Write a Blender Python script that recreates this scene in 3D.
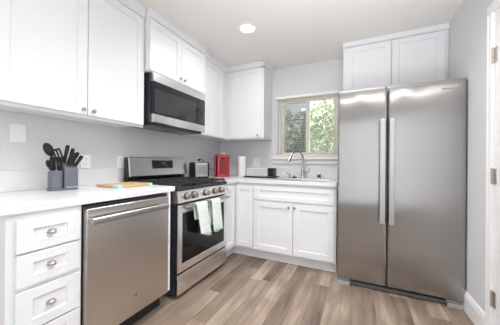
import bpy, bmesh, math, random
from math import sin, cos, pi, radians
from mathutils import Vector, Matrix

random.seed(7)
SC = bpy.context.scene
COL = SC.collection
for o in list(bpy.data.objects):
    bpy.data.objects.remove(o)

# ------------------------------------------------------------------ camera
CX, CZ = 1.9833, 1.1044
F_PX, YAW, PITCH, ROLL = 235.25, 25.2555, -0.0778, 0.4658
def make_camera():
    y, p, r = radians(YAW), radians(PITCH), radians(ROLL)
    F = Vector((-sin(y)*cos(p), cos(y)*cos(p), -sin(p)))
    R = Vector((cos(y), sin(y), 0))
    U = R.cross(F)
    R2 = R*cos(r) + U*sin(r)
    U2 = -R*sin(r) + U*cos(r)
    cd = bpy.data.cameras.new('camera')
    cd.sensor_width = 36.0
    cd.lens = F_PX/500*36
    cd.clip_start = 0.02
    co = bpy.data.objects.new('camera', cd)
    COL.objects.link(co)
    m = Matrix.Identity(4)
    for i, c in enumerate((R2, U2, -F)):
        for k in range(3):
            m[k][i] = c[k]
    m[0][3], m[1][3], m[2][3] = CX, 0.0, CZ
    co.matrix_world = m
    SC.camera = co
make_camera()

# ------------------------------------------------------------------ world, sun, lights, exposure
W = bpy.data.worlds.new('sky')
SC.world = W
W.use_nodes = True
_wn = W.node_tree.nodes
_bg = _wn['Background']
_sky = _wn.new('ShaderNodeTexSky')
_sky.sky_type = 'HOSEK_WILKIE'
_sky.sun_direction = (0.7, 0.1, 0.7)
_sky.turbidity = 3.0
_mix = _wn.new('ShaderNodeMix'); _mix.data_type = 'RGBA'
_mix.inputs[0].default_value = 0.55
W.node_tree.links.new(_sky.outputs[0], _mix.inputs[6])
_mix.inputs[7].default_value = (0.9, 0.95, 1.0, 1)
W.node_tree.links.new(_mix.outputs[2], _bg.inputs[0])
_bg.inputs[1].default_value = 5.5

def add_sun(direction, power):
    d = bpy.data.lights.new('sun', 'SUN'); d.energy = power; d.angle = 0.01
    d.color = (1, 0.96, 0.9)
    o = bpy.data.objects.new('sun', d); COL.objects.link(o)
    o.rotation_euler = Vector(direction).to_track_quat('-Z', 'Y').to_euler()
add_sun((-0.75, -0.05, -0.8), 22.0)

def area_light(name, loc, aim, sx, sy, power, color=(1, 1, 1), shape='RECTANGLE', spread=180):
    d = bpy.data.lights.new(name, 'AREA'); d.shape = shape; d.size = sx; d.size_y = sy
    d.energy = power; d.color = color; d.spread = radians(spread)
    o = bpy.data.objects.new(name, d); COL.objects.link(o)
    o.location = loc
    o.rotation_euler = Vector(aim).to_track_quat('-Z', 'Y').to_euler()
    return o
# added fill lights, out of view
area_light('rear_fill', (1.35, -2.5, 1.2), (0, 1, 0), 2.6, 2.3, 13, (0.95, 0.975, 1.0))
area_light('side_fill', (2.66, -0.85, 1.15), (-1, 0.15, 0), 3.0, 1.9, 42, (0.95, 0.975, 1.0))  # added fill towards the left wall and its cabinets
area_light('overhead_fill', (1.6, 1.2, 2.39), (0, 0, -1), 1.4, 1.7, 28, (0.99, 0.99, 1.0), spread=125)  # added downward fill for the deeper part of the kitchen
# added unseen uplight, low behind the camera, to brighten the kitchen ceiling
area_light('uplight_fill', (1.9, -0.25, 0.5), (0.05, 0.75, 1), 1.0, 1.0, 14, (0.985, 0.99, 1.0), spread=72)
LAMPS = [(0.98, 2.046), (0.72, 0.70), (1.75, -0.55), (2.60, -0.55)]
for (lx, ly), lp in zip(LAMPS, (7.0, 0.4, 6.0, 6.0)):
    area_light('recessed_lamp', (lx, ly, 2.392), (0, 0, -1), 0.13, 0.13, lp, (1.0, 0.97, 0.93), 'DISK')

SC.view_settings.view_transform = 'Standard'
SC.view_settings.look = 'None'
SC.view_settings.exposure = 0.04
SC.view_settings.gamma = 1.0
SC.view_settings.use_curve_mapping = False

# ------------------------------------------------------------------ materials
def new_mat(name):
    m = bpy.data.materials.new(name); m.use_nodes = True
    nt = m.node_tree
    return m, nt, nt.nodes['Principled BSDF']

def mat(name, col, rough=0.5, metal=0.0, bump=0.0, bscale=80.0, var=0.0, vscale=6.0, spec=0.5, coat=0.0, stretch=None):
    m, nt, b = new_mat(name)
    b.inputs['Base Color'].default_value = (*col, 1)
    b.inputs['Roughness'].default_value = rough
    b.inputs['Metallic'].default_value = metal
    b.inputs['Specular IOR Level'].default_value = spec
    b.inputs['Coat Weight'].default_value = coat
    b.inputs['Coat Roughness'].default_value = 0.08
    tc = nt.nodes.new('ShaderNodeTexCoord')
    src = tc.outputs['Object']
    if stretch:
        mp = nt.nodes.new('ShaderNodeMapping'); mp.inputs['Scale'].default_value = stretch
        nt.links.new(src, mp.inputs['Vector']); src = mp.outputs['Vector']
    if bump > 0:
        n = nt.nodes.new('ShaderNodeTexNoise'); n.inputs['Scale'].default_value = bscale
        n.inputs['Detail'].default_value = 3
        nt.links.new(src, n.inputs['Vector'])
        bp = nt.nodes.new('ShaderNodeBump'); bp.inputs['Strength'].default_value = bump
        bp.inputs['Distance'].default_value = 0.002
        nt.links.new(n.outputs['Fac'], bp.inputs['Height'])
        nt.links.new(bp.outputs['Normal'], b.inputs['Normal'])
    if var > 0:
        n2 = nt.nodes.new('ShaderNodeTexNoise'); n2.inputs['Scale'].default_value = vscale
        n2.inputs['Detail'].default_value = 4
        nt.links.new(src, n2.inputs['Vector'])
        r = nt.nodes.new('ShaderNodeValToRGB')
        r.color_ramp.elements[0].position = 0.3; r.color_ramp.elements[1].position = 0.7
        r.color_ramp.elements[0].color = (*[c*(1-var) for c in col], 1)
        r.color_ramp.elements[1].color = (*[min(1, c*(1+var)) for c in col], 1)
        nt.links.new(n2.outputs['Fac'], r.inputs['Fac'])
        nt.links.new(r.outputs['Color'], b.inputs['Base Color'])
    return m

def steel_mat(name, col, rough, grain=(3, 3, 260), wave=0.0, aniso=0.0):
    m, nt, b = new_mat(name)
    b.inputs['Metallic'].default_value = 1.0
    tc = nt.nodes.new('ShaderNodeTexCoord')
    mp = nt.nodes.new('ShaderNodeMapping'); mp.inputs['Scale'].default_value = grain
    nt.links.new(tc.outputs['Object'], mp.inputs['Vector'])
    n = nt.nodes.new('ShaderNodeTexNoise'); n.inputs['Scale'].default_value = 1.0; n.inputs['Detail'].default_value = 4
    nt.links.new(mp.outputs['Vector'], n.inputs['Vector'])
    r = nt.nodes.new('ShaderNodeValToRGB')
    r.color_ramp.elements[0].position = 0.25; r.color_ramp.elements[1].position = 0.75
    r.color_ramp.elements[0].color = (*[c*0.993 for c in col], 1)
    r.color_ramp.elements[1].color = (*[c*1.006 for c in col], 1)
    nt.links.new(n.outputs['Fac'], r.inputs['Fac'])
    nt.links.new(r.outputs['Color'], b.inputs['Base Color'])
    mr = nt.nodes.new('ShaderNodeMapRange')
    mr.inputs['To Min'].default_value = rough*0.99; mr.inputs['To Max'].default_value = rough*1.01
    nt.links.new(n.outputs['Fac'], mr.inputs['Value'])
    nt.links.new(mr.outputs['Result'], b.inputs['Roughness'])
    if aniso:
        b.inputs['Anisotropic'].default_value = aniso
        tg = nt.nodes.new('ShaderNodeTangent'); tg.direction_type = 'UV_MAP'; tg.uv_map = 'UVMap'
        nt.links.new(tg.outputs['Tangent'], b.inputs['Tangent'])
    if wave:
        n2 = nt.nodes.new('ShaderNodeTexNoise'); n2.inputs['Scale'].default_value = 5.0; n2.inputs['Detail'].default_value = 0.5
        nt.links.new(tc.outputs['Object'], n2.inputs['Vector'])
        bp = nt.nodes.new('ShaderNodeBump'); bp.inputs['Strength'].default_value = 1.0
        bp.inputs['Distance'].default_value = wave
        nt.links.new(n2.outputs['Fac'], bp.inputs['Height'])
        nt.links.new(bp.outputs['Normal'], b.inputs['Normal'])
    return m

M = {}
M['cabinet'] = mat('white_painted_wood', (0.80, 0.81, 0.835), 0.38, bump=0.02, bscale=150)
M['trim'] = mat('white_trim_paint', (0.85, 0.85, 0.855), 0.35, bump=0.02, bscale=120)
M['wall'] = mat('pale_grey_wall_paint', (0.70, 0.715, 0.73), 0.7, bump=0.08, bscale=220, var=0.012, vscale=3)
M['ceiling'] = mat('ceiling_paint', (0.80, 0.785, 0.765), 0.8, bump=0.1, bscale=180, var=0.01, vscale=2)
M['quartz'] = mat('white_quartz', (0.76, 0.765, 0.78), 0.22, var=0.02, vscale=9)
M['steel'] = steel_mat('brushed_stainless', (0.62, 0.605, 0.59), 0.30, (260, 3, 3))
M['fridge_steel'] = steel_mat('fridge_stainless', (0.40, 0.391, 0.385), 0.21, (220, 3, 2.5), wave=0.0015, aniso=1.0)
M['washer_steel'] = steel_mat('dishwasher_stainless', (0.63, 0.595, 0.565), 0.32, (3, 240, 2.5), wave=0.002, aniso=0.4)
M['range_steel'] = steel_mat('range_stainless', (0.88, 0.865, 0.85), 0.27, (3, 3, 240), wave=0.0006)
M['bright_steel'] = mat('satin_steel', (0.46, 0.457, 0.453), 0.38, 1.0, var=0.01)
M['chrome'] = mat('chrome', (0.56, 0.56, 0.575), 0.08, 1.0, var=0.02)
M['nickel'] = mat('brushed_nickel', (0.42, 0.385, 0.355), 0.5, 1.0, var=0.04, vscale=40)
M['hinge_nickel'] = mat('satin_nickel_hinge', (0.62, 0.58, 0.54), 0.4, 1.0, var=0.04, vscale=40)
M['black'] = mat('black_enamel', (0.022, 0.022, 0.027), 0.2, var=0.1)
M['navy_black'] = mat('blue_black_side_panel', (0.028, 0.028, 0.042), 0.35, var=0.08)
M['black_glass'] = mat('black_glass', (0.012, 0.012, 0.015), 0.04, var=0.05, coat=0.5)
M['window_tint'] = mat('tinted_door_glass', (0.04, 0.042, 0.044), 0.05, var=0.05, coat=0.15)
M['oven_glass'] = mat('oven_door_glass', (0.008, 0.008, 0.009), 0.05, var=0.05, spec=0.35)
M['iron'] = mat('cast_iron', (0.022, 0.022, 0.025), 0.5, bump=0.3, bscale=300)
M['gap'] = mat('dark_recess_plastic', (0.01, 0.01, 0.012), 0.6, var=0.1)
M['display'] = mat('display_glass', (0.02, 0.023, 0.035), 0.06, var=0.05, coat=0.5)
M['display_blue'] = mat('display_legend', (0.07, 0.08, 0.105), 0.3, var=0.1)
M['grey_plastic'] = mat('grey_plastic', (0.34, 0.335, 0.335), 0.45, var=0.04)
M['grille_grey'] = mat('grille_plastic', (0.15, 0.148, 0.15), 0.5, var=0.05)
M['dark_grey'] = mat('dark_grey_side', (0.20, 0.20, 0.205), 0.4, bump=0.05, var=0.05)
M['slate'] = mat('slate_blue_plastic', (0.14, 0.15, 0.185), 0.45, var=0.05, vscale=20)
M['black_plastic'] = mat('black_plastic', (0.012, 0.012, 0.013), 0.42, var=0.1, spec=0.3)
M['bamboo'] = mat('bamboo', (0.66, 0.42, 0.20), 0.45, var=0.14, vscale=4, stretch=(18, 2, 4))
M['mint'] = mat('mint_rubber', (0.36, 0.72, 0.66), 0.5, var=0.05)
M['red'] = mat('glossy_red_plastic', (0.38, 0.004, 0.012), 0.16, var=0.06, coat=0.8)
M['dark_red'] = mat('smoked_red_tank', (0.22, 0.004, 0.010), 0.12, var=0.06, coat=0.6)
M['paper'] = mat('paper_towel', (0.92, 0.92, 0.91), 0.9, bump=0.5, bscale=160)
M['plate'] = mat('white_plastic', (0.90, 0.90, 0.90), 0.35, var=0.01)
M['slot'] = mat('outlet_slot', (0.25, 0.25, 0.26), 0.5, var=0.1)
M['ivory'] = mat('ivory_vinyl', (0.95, 0.91, 0.83), 0.4, var=0.02)
M['blind'] = mat('white_blind', (0.92, 0.91, 0.885), 0.45, var=0.02)
def blind_mat():
    m, nt, b = new_mat('translucent_blind_slat')
    b.inputs['Base Color'].default_value = (0.90, 0.885, 0.85, 1); b.inputs['Roughness'].default_value = 0.5
    t = nt.nodes.new('ShaderNodeBsdfTranslucent'); t.inputs[0].default_value = (0.85, 0.82, 0.76, 1)
    mx = nt.nodes.new('ShaderNodeMixShader'); mx.inputs[0].default_value = 0.35
    nt.links.new(b.outputs[0], mx.inputs[1]); nt.links.new(t.outputs[0], mx.inputs[2])
    nt.links.new(mx.outputs[0], nt.nodes['Material Output'].inputs['Surface'])
    return m
M['slat'] = blind_mat()
M['wire'] = mat('dark_cord', (0.03, 0.03, 0.03), 0.5, var=0.1)
M['leaf'] = mat('green_leaves', (0.44, 0.47, 0.34), 0.6, var=0.35, vscale=5)
M['bark'] = mat('tree_bark', (0.17, 0.12, 0.08), 0.9, bump=0.6, bscale=30, var=0.3)
M['lawn'] = mat('lawn', (0.22, 0.27, 0.11), 0.9, bump=0.5, bscale=60, var=0.3)
M['soffit'] = mat('tan_soffit_paint', (0.52, 0.38, 0.24), 0.7, var=0.08, stretch=(2, 30, 2))
M['ink'] = mat('dark_lettering', (0.015, 0.015, 0.017), 0.4, var=0.05)
M['white_ink'] = mat('white_lettering', (0.8, 0.8, 0.82), 0.5, var=0.02)
M['brick'] = mat('outside_stucco', (0.5, 0.48, 0.44), 0.9, bump=0.3)

def towel_mat():
    m, nt, b = new_mat('mint_patterned_towel')
    b.inputs['Roughness'].default_value = 0.95
    tc = nt.nodes.new('ShaderNodeTexCoord')
    v = nt.nodes.new('ShaderNodeTexVoronoi'); v.inputs['Scale'].default_value = 42
    v.feature = 'DISTANCE_TO_EDGE'
    nt.links.new(tc.outputs['Object'], v.inputs['Vector'])
    r = nt.nodes.new('ShaderNodeValToRGB')
    r.color_ramp.elements[0].position = 0.06; r.color_ramp.elements[1].position = 0.16
    r.color_ramp.elements[0].color = (0.85, 0.88, 0.86, 1)
    r.color_ramp.elements[1].color = (0.62, 0.80, 0.73, 1)
    nt.links.new(v.outputs['Distance'], r.inputs['Fac'])
    nt.links.new(r.outputs['Color'], b.inputs['Base Color'])
    return m
M['towel'] = towel_mat()

def floor_mat():
    m, nt, b = new_mat('wood_plank_floor')
    N, L = nt.nodes.new, nt.links.new
    tc = N('ShaderNodeTexCoord'); sx = N('ShaderNodeSeparateXYZ'); L(tc.outputs['Object'], sx.inputs[0])
    def math_(op, a, bb=None):
        n = N('ShaderNodeMath'); n.operation = op
        for i, s in enumerate((a, bb)):
            if s is None: continue
            if isinstance(s, (int, float)): n.inputs[i].default_value = s
            else: L(s, n.inputs[i])
        return n.outputs[0]
    u = math_('DIVIDE', math_('ADD', sx.outputs[0], 0.035), 0.118)
    row = math_('FLOOR', u)
    wn = N('ShaderNodeTexWhiteNoise'); wn.noise_dimensions = '1D'; L(row, wn.inputs['W'])
    vv = math_('DIVIDE', math_('ADD', sx.outputs[1], math_('MULTIPLY', wn.outputs['Value'], 5.0)), 0.92)
    colm = math_('FLOOR', vv)
    cmb = N('ShaderNodeCombineXYZ'); L(row, cmb.inputs[0]); L(colm, cmb.inputs[1])
    wn2 = N('ShaderNodeTexWhiteNoise'); wn2.noise_dimensions = '2D'; L(cmb.outputs[0], wn2.inputs['Vector'])
    pid = wn2.outputs['Value']
    # grain: noise stretched along the plank, shifted per plank
    mp = N('ShaderNodeMapping'); mp.inputs['Scale'].default_value = (26, 1.7, 1)
    cmb2 = N('ShaderNodeCombineXYZ'); L(math_('ADD', sx.outputs[0], math_('MULTIPLY', pid, 9.0)), cmb2.inputs[0])
    L(sx.outputs[1], cmb2.inputs[1]); L(cmb2.outputs[0], mp.inputs['Vector'])
    ns = N('ShaderNodeTexNoise'); ns.inputs['Scale'].default_value = 1.0; ns.inputs['Detail'].default_value = 6
    ns.inputs['Roughness'].default_value = 0.62; ns.inputs['Distortion'].default_value = 0.6
    L(mp.outputs['Vector'], ns.inputs['Vector'])
    mp2 = N('ShaderNodeMapping'); mp2.inputs['Scale'].default_value = (6, 2.2, 1); L(cmb2.outputs[0], mp2.inputs['Vector'])
    nb = N('ShaderNodeTexNoise'); nb.inputs['Scale'].default_value = 1.0; nb.inputs['Detail'].default_value = 2
    L(mp2.outputs['Vector'], nb.inputs['Vector'])
    val = math_('ADD', math_('MULTIPLY', pid, 0.40), math_('ADD', math_('MULTIPLY', ns.outputs['Fac'], 0.80), math_('MULTIPLY', nb.outputs['Fac'], 0.70)))
    val = math_('SUBTRACT', val, 0.48)
    r = N('ShaderNodeValToRGB')
    e = r.color_ramp.elements
    e[0].position = 0.15; e[0].color = (0.102, 0.071, 0.054, 1)
    e[1].position = 0.85; e[1].color = (0.455, 0.372, 0.297, 1)
    k = e.new(0.52); k.color = (0.250, 0.188, 0.144, 1)
    L(val, r.inputs['Fac'])
    fu = math_('FRACT', u); fv = math_('FRACT', vv)
    du = math_('MINIMUM', fu, math_('SUBTRACT', 1.0, fu))
    dv = math_('MINIMUM', fv, math_('SUBTRACT', 1.0, fv))
    seam = math_('MINIMUM', math_('DIVIDE', du, 0.016), math_('DIVIDE', dv, 0.0022))
    seam = math_('MINIMUM', seam, 1.0)
    mx = N('ShaderNodeMix'); mx.data_type = 'RGBA'
    L(seam, mx.inputs[0]); mx.inputs[6].default_value = (0.12, 0.085, 0.062, 1); L(r.outputs['Color'], mx.inputs[7])
    L(mx.outputs[2], b.inputs['Base Color'])
    b.inputs['Roughness'].default_value = 0.42
    b.inputs['Specular IOR Level'].default_value = 0.4
    bp = N('ShaderNodeBump'); bp.inputs['Strength'].default_value = 0.25; bp.inputs['Distance'].default_value = 0.001
    L(math_('ADD', math_('MULTIPLY', seam, 1.0), math_('MULTIPLY', ns.outputs['Fac'], 0.5)), bp.inputs['Height'])
    L(bp.outputs['Normal'], b.inputs['Normal'])
    return m
M['floor'] = floor_mat()

def clear_mat(name, tint, refl, screen=0.0):
    m, nt, b = new_mat(name)
    out = nt.nodes['Material Output']; nt.nodes.remove(b)
    t = nt.nodes.new('ShaderNodeBsdfTransparent'); t.inputs[0].default_value = (*tint, 1)
    g = nt.nodes.new('ShaderNodeBsdfGlossy'); g.inputs['Roughness'].default_value = 0.02
    lw = nt.nodes.new('ShaderNodeFresnel'); lw.inputs['IOR'].default_value = 1.5
    mu = nt.nodes.new('ShaderNodeMath'); mu.operation = 'MULTIPLY'; mu.inputs[1].default_value = refl
    nt.links.new(lw.outputs[0], mu.inputs[0])
    mx = nt.nodes.new('ShaderNodeMixShader')
    nt.links.new(mu.outputs[0], mx.inputs[0]); nt.links.new(t.outputs[0], mx.inputs[1]); nt.links.new(g.outputs[0], mx.inputs[2])
    if screen:
        d = nt.nodes.new('ShaderNodeBsdfDiffuse'); d.inputs[0].default_value = (0.10, 0.10, 0.10, 1)
        m2 = nt.nodes.new('ShaderNodeMixShader'); m2.inputs[0].default_value = screen
        nt.links.new(mx.outputs[0], m2.inputs[1]); nt.links.new(d.outputs[0], m2.inputs[2]); mx = m2
    nt.links.new(mx.outputs[0], out.inputs['Surface'])
    return m
M['glass'] = clear_mat('window_glass', (0.97, 0.98, 0.97), 2.0)
M['screen'] = clear_mat('insect_screen', (1, 1, 1), 0.0, 0.58)
M['clear_plastic'] = clear_mat('clear_plastic', (0.90, 0.91, 0.92), 2.5, 0.0)

def emit_mat(name, col, s):
    m, nt, b = new_mat(name)
    b.inputs['Base Color'].default_value = (*col, 1)
    b.inputs['Emission Color'].default_value = (*col, 1)
    b.inputs['Emission Strength'].default_value = s
    return m
M['lamp'] = emit_mat('lit_lamp_lens', (1.0, 0.97, 0.93), 9.0)

# ------------------------------------------------------------------ geometry helpers
def bm_new(): return bmesh.new()

def add_box(bm, x0, y0, z0, x1, y1, z1):
    x0, x1 = min(x0, x1), max(x0, x1); y0, y1 = min(y0, y1), max(y0, y1); z0, z1 = min(z0, z1), max(z0, z1)
    v = [bm.verts.new(p) for p in ((x0,y0,z0),(x1,y0,z0),(x1,y1,z0),(x0,y1,z0),(x0,y0,z1),(x1,y0,z1),(x1,y1,z1),(x0,y1,z1))]
    for f in ((3,2,1,0),(4,5,6,7),(0,1,5,4),(1,2,6,5),(2,3,7,6),(3,0,4,7)):
        bm.faces.new([v[i] for i in f])
    return v

def box(*a):
    bm = bm_new(); add_box(bm, *a); return bm

def add_prism(bm, pts, axis, a, b):
    """pts: 2-D outline; extruded along axis from a to b. axis 0: pts=(y,z), 1: (x,z), 2: (x,y)"""
    def P(p, t):
        return {0: (t, p[0], p[1]), 1: (p[0], t, p[1]), 2: (p[0], p[1], t)}[axis]
    va = [bm.verts.new(P(p, a)) for p in pts]; vb = [bm.verts.new(P(p, b)) for p in pts]
    n = len(pts)
    bm.faces.new(va); bm.faces.new(vb[::-1])
    for i in range(n):
        bm.faces.new([va[i], vb[i], vb[(i+1) % n], va[(i+1) % n]])

def add_tube(bm, pts, r, seg=10, caps=True, flat=1.0):
    pts = [Vector(p) for p in pts]
    rs = r if isinstance(r, (list, tuple)) else [r]*len(pts)
    rings = []; prev = None
    for i, p in enumerate(pts):
        t = (pts[min(i+1, len(pts)-1)] - pts[max(i-1, 0)]).normalized()
        if prev is None:
            n = t.orthogonal().normalized()
        else:
            n = (prev - t*prev.dot(t))
            n = n.normalized() if n.length > 1e-6 else t.orthogonal().normalized()
        prev = n
        bt = t.cross(n)
        rings.append([bm.verts.new(p + (n*cos(2*pi*k/seg) + bt*sin(2*pi*k/seg)*flat)*rs[i]) for k in range(seg)])
    for a, b in zip(rings, rings[1:]):
        for k in range(seg):
            bm.faces.new([a[k], a[(k+1) % seg], b[(k+1) % seg], b[k]])
    if caps:
        bm.faces.new(rings[0][::-1]); bm.faces.new(rings[-1])

def add_lathe(bm, prof, c, axis=(0, 0, 1), seg=24, sx=1.0, sy=1.0):
    """prof: list of (radius, height) along axis from c"""
    ax = Vector(axis).normalized(); n = ax.orthogonal().normalized()
    if abs(ax.z) > 0.99: n = Vector((1, 0, 0))
    b = ax.cross(n); c = Vector(c); rings = []
    for r, h in prof:
        if r < 1e-6: rings.append([bm.verts.new(c + ax*h)])
        else: rings.append([bm.verts.new(c + ax*h + (n*cos(2*pi*k/seg)*sx + b*sin(2*pi*k/seg)*sy)*r) for k in range(seg)])
    for p, q in zip(rings, rings[1:]):
        for k in range(seg):
            k2 = (k+1) % seg
            if len(p) == 1 and len(q) == 1: continue
            if len(p) == 1: bm.faces.new([p[0], q[k2], q[k]])
            elif len(q) == 1: bm.faces.new([p[k], p[k2], q[0]])
            else: bm.faces.new([p[k], p[k2], q[k2], q[k]])
    if len(rings[0]) > 1: bm.faces.new(rings[0][::-1])
    if len(rings[-1]) > 1: bm.faces.new(rings[-1])

def wpos(o):
    p = Vector((0, 0, 0))
    while o: p += o.location; o = o.parent
    return p

def obj(name, bm, m, parent=None, loc=None, bevel=0.0, smooth=False, local=False, seg=2):
    """One mesh object. The bmesh is in world coordinates unless local; the origin goes to loc or the parent's."""
    bmesh.ops.recalc_face_normals(bm, faces=bm.faces[:])
    uv = bm.loops.layers.uv.new('UVMap')
    for f in bm.faces:
        nn = f.normal
        for l in f.loops:
            c = l.vert.co
            l[uv].uv = (c.y, c.z) if abs(nn.x) > 0.6 else ((c.x, c.z) if abs(nn.y) > 0.6 else (c.x, c.y))
    base = Vector((0, 0, 0))
    if not local:
        base = wpos(parent) if parent else Vector(loc or (0, 0, 0))
        if base.length: bmesh.ops.translate(bm, verts=bm.verts[:], vec=-base)
    me = bpy.data.meshes.new(name); bm.to_mesh(me); bm.free()
    me.materials.append(M[m] if isinstance(m, str) else m)
    if smooth:
        for p in me.polygons: p.use_smooth = True
        try: me.set_sharp_from_angle(angle=radians(40))
        except Exception: pass
    o = bpy.data.objects.new(name, me); COL.objects.link(o)
    if parent: o.parent = parent
    elif loc: o.location = loc
    if bevel:
        md = o.modifiers.new('edge', 'BEVEL'); md.width = bevel; md.segments = seg; md.limit_method = 'ANGLE'; md.angle_limit = radians(40)
        md.harden_normals = False
    return o

def tag(o, label, cat, group=None):
    o['label'] = label; o['category'] = cat
    if group: o['group'] = group
    return o

def thing(name, label, cat, loc=(0, 0, 0), rotz=0.0, group=None):
    o = bpy.data.objects.new(name, None); COL.objects.link(o)
    o.empty_display_size = 0.05
    o.location = loc; o.rotation_euler = (0, 0, rotz)
    return tag(o, label, cat, group)

def struct(o):
    o['kind'] = 'structure'; return o

def dup(root, loc, rotz=0.0, label=None):
    r = root.copy(); COL.objects.link(r); r.location = loc; r.rotation_euler = (0, 0, rotz)
    if label: r['label'] = label
    for ch in list(root.children):
        c = ch.copy(); COL.objects.link(c); c.parent = r
        for g in list(ch.children):
            d = g.copy(); COL.objects.link(d); d.parent = c
    return r

def face(kind, at):
    """maps (u, v, w) to the world: kind 'x' faces +x at x=at (u=y), 'y' faces -y at y=at (u=x)"""
    if kind == 'x': return lambda u, v, w: (at + w, u, v)
    return lambda u, v, w: (u, at - w, v)

def shaker_bm(fm, u0, u1, v0, v1, t=0.019, fw=0.055, rec=0.009, fwv=None):
    bm = bm_new(); fwv = fwv or fw
    def ring(a, b, c, d, w): return [bm.verts.new(fm(*p, w)) for p in ((a, c), (b, c), (b, d), (a, d))]
    bk = ring(u0, u1, v0, v1, 0); fr = ring(u0, u1, v0, v1, t)
    i1 = ring(u0+fw, u1-fw, v0+fwv, v1-fwv, t)
    i2 = ring(u0+fw+.002, u1-fw-.002, v0+fwv+.002, v1-fwv-.002, t-rec)
    bm.faces.new(bk[::-1]); bm.faces.new(i2)
    for a, b in ((bk, fr), (fr, i1), (i1, i2)):
        for k in range(4): bm.faces.new([a[k], a[(k+1) % 4], b[(k+1) % 4], b[k]])
    return bm

def text_bm(s, fm, u, v, w, height, depth=0.0008):
    cu = bpy.data.curves.new('t', 'FONT'); cu.body = s; cu.size = height*1.4; cu.extrude = depth; cu.resolution_u = 3
    to = bpy.data.objects.new('t', cu); COL.objects.link(to)
    dg = bpy.context.evaluated_depsgraph_get()
    me = bpy.data.meshes.new_from_object(to.evaluated_get(dg))
    bm = bm_new(); bm.from_mesh(me)
    bpy.data.objects.remove(to); bpy.data.curves.remove(cu); bpy.data.meshes.remove(me)
    for vt in bm.verts:
        c = vt.co.copy(); vt.co = fm(u + c.x, v + c.y, w + c.z)
    return bm

def knob_bm(c, axis, r=0.013, l=0.026):
    bm = bm_new()
    add_lathe(bm, [(r*.55, 0), (r*.42, l*.25), (r*.42, l*.45), (r*.9, l*.6), (r, l*.78), (r*.85, l*.95), (0, l)], c, axis, 16)
    return bm

# ------------------------------------------------------------------ the room
XR, YB, ZC, Y0 = 2.712, 3.10, 2.406, -2.6
struct(obj('floor', box(-.12, Y0-.12, -.05, XR+.12, YB+.15, 0), 'floor'))
struct(obj('ceiling', box(-.12, Y0-.12, ZC, XR+.12, YB+.15, ZC+.1), 'ceiling'))
struct(obj('wall_left', box(-.12, Y0-.12, 0, 0, YB+.15, ZC), 'wall'))
struct(obj('wall_front', box(0, Y0-.12, 0, XR, Y0, ZC), 'wall'))
# back wall with the window opening
WX0, WX1, WZ0, WZ1 = 0.947, 1.735, 1.185, 1.985
bm = bm_new()
add_box(bm, 0, YB, 0, WX0, YB+.15, ZC); add_box(bm, WX1, YB, 0, XR, YB+.15, ZC)
add_box(bm, WX0, YB, 0, WX1, YB+.15, WZ0); add_box(bm, WX0, YB, WZ1, WX1, YB+.15, ZC)
struct(obj('wall_back', bm, 'wall'))
# right wall with the door opening
DY0, DY1, DZ = 1.10, 1.919, 2.028
bm = bm_new()
add_box(bm, XR, Y0, 0, XR+.12, DY0-.02, ZC); add_box(bm, XR, DY1+.02, 0, XR+.12, YB, ZC); add_box(bm, XR, DY0-.02, DZ+.02, XR+.12, DY1+.02, ZC)
struct(obj('wall_right', bm, 'wall'))
bm = bm_new()
add_prism(bm, [(XR, 0), (XR-.015, 0), (XR-.015, .115), (XR-.011, .125), (XR-.011, .135), (XR-.004, .148), (XR, .150)], 1, DY1+.066, YB-.002)
struct(obj('baseboard_right', bm, 'trim', bevel=.001))
# door: casing, jamb, slab, hinges
door = struct(bpy.data.objects.new('door_1', None)); COL.objects.link(door); door.location = (XR, DY1, 0)
bm = bm_new()
cas = [(0, 0), (-.016, 0), (-.018, .008), (-.013, .014), (-.013, .04), (-.017, .046), (-.017, .055), (-.012, .062), (0, .062)]
add_prism(bm, [(XR+a, DY1+.001+b) for a, b in cas], 2, 0, DZ+.003)
add_prism(bm, [(XR+a, DY0-.001-b) for a, b in cas], 2, 0, DZ+.003)
add_prism(bm, [(XR+a, DZ+.003+b) for a, b in cas], 1, DY0-.063, DY1+.063)
obj('casing', bm, 'trim', door)
bm = bm_new()
add_box(bm, XR-.001, DY1, 0, XR+.12, DY1+.019, DZ+.019); add_box(bm, XR-.001, DY0-.019, 0, XR+.12, DY0, DZ+.019); add_box(bm, XR-.001, DY0, DZ, XR+.12, DY1, DZ+.019)
add_box(bm, XR+.045, DY1-.012, 0, XR+.08, DY1, DZ)
obj('jamb', bm, 'trim', door, bevel=.001)
slab = obj('door_panel', shaker_bm(lambda u, v, w: (XR+.036-w, u, v), DY0+.003, DY1-.003, .008, DZ-.003, .035, .115, .006), 'trim', door, bevel=.0015)
for hz in (.295, 1.035, 1.765):
    bm = bm_new()
    add_box(bm, XR-.0035, DY1-.034, hz-.046, XR+.001, DY1-.003, hz+.046)
    for k in range(5):
        z0 = hz-.046 + k*.0184
        add_lathe(bm, [(.0062, 0.0006), (.0072, .002), (.0072, .0168), (.0062, .0178)], (XR-.0075, DY1-.0015, z0), (0, 0, 1), 12)
    add_lathe(bm, [(.004, 0), (.006, .003), (0, .007)], (XR-.0075, DY1-.0015, hz+.046), (0, 0, 1), 12)
    obj('hinge', bm, 'hinge_nickel', door, smooth=True)

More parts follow.
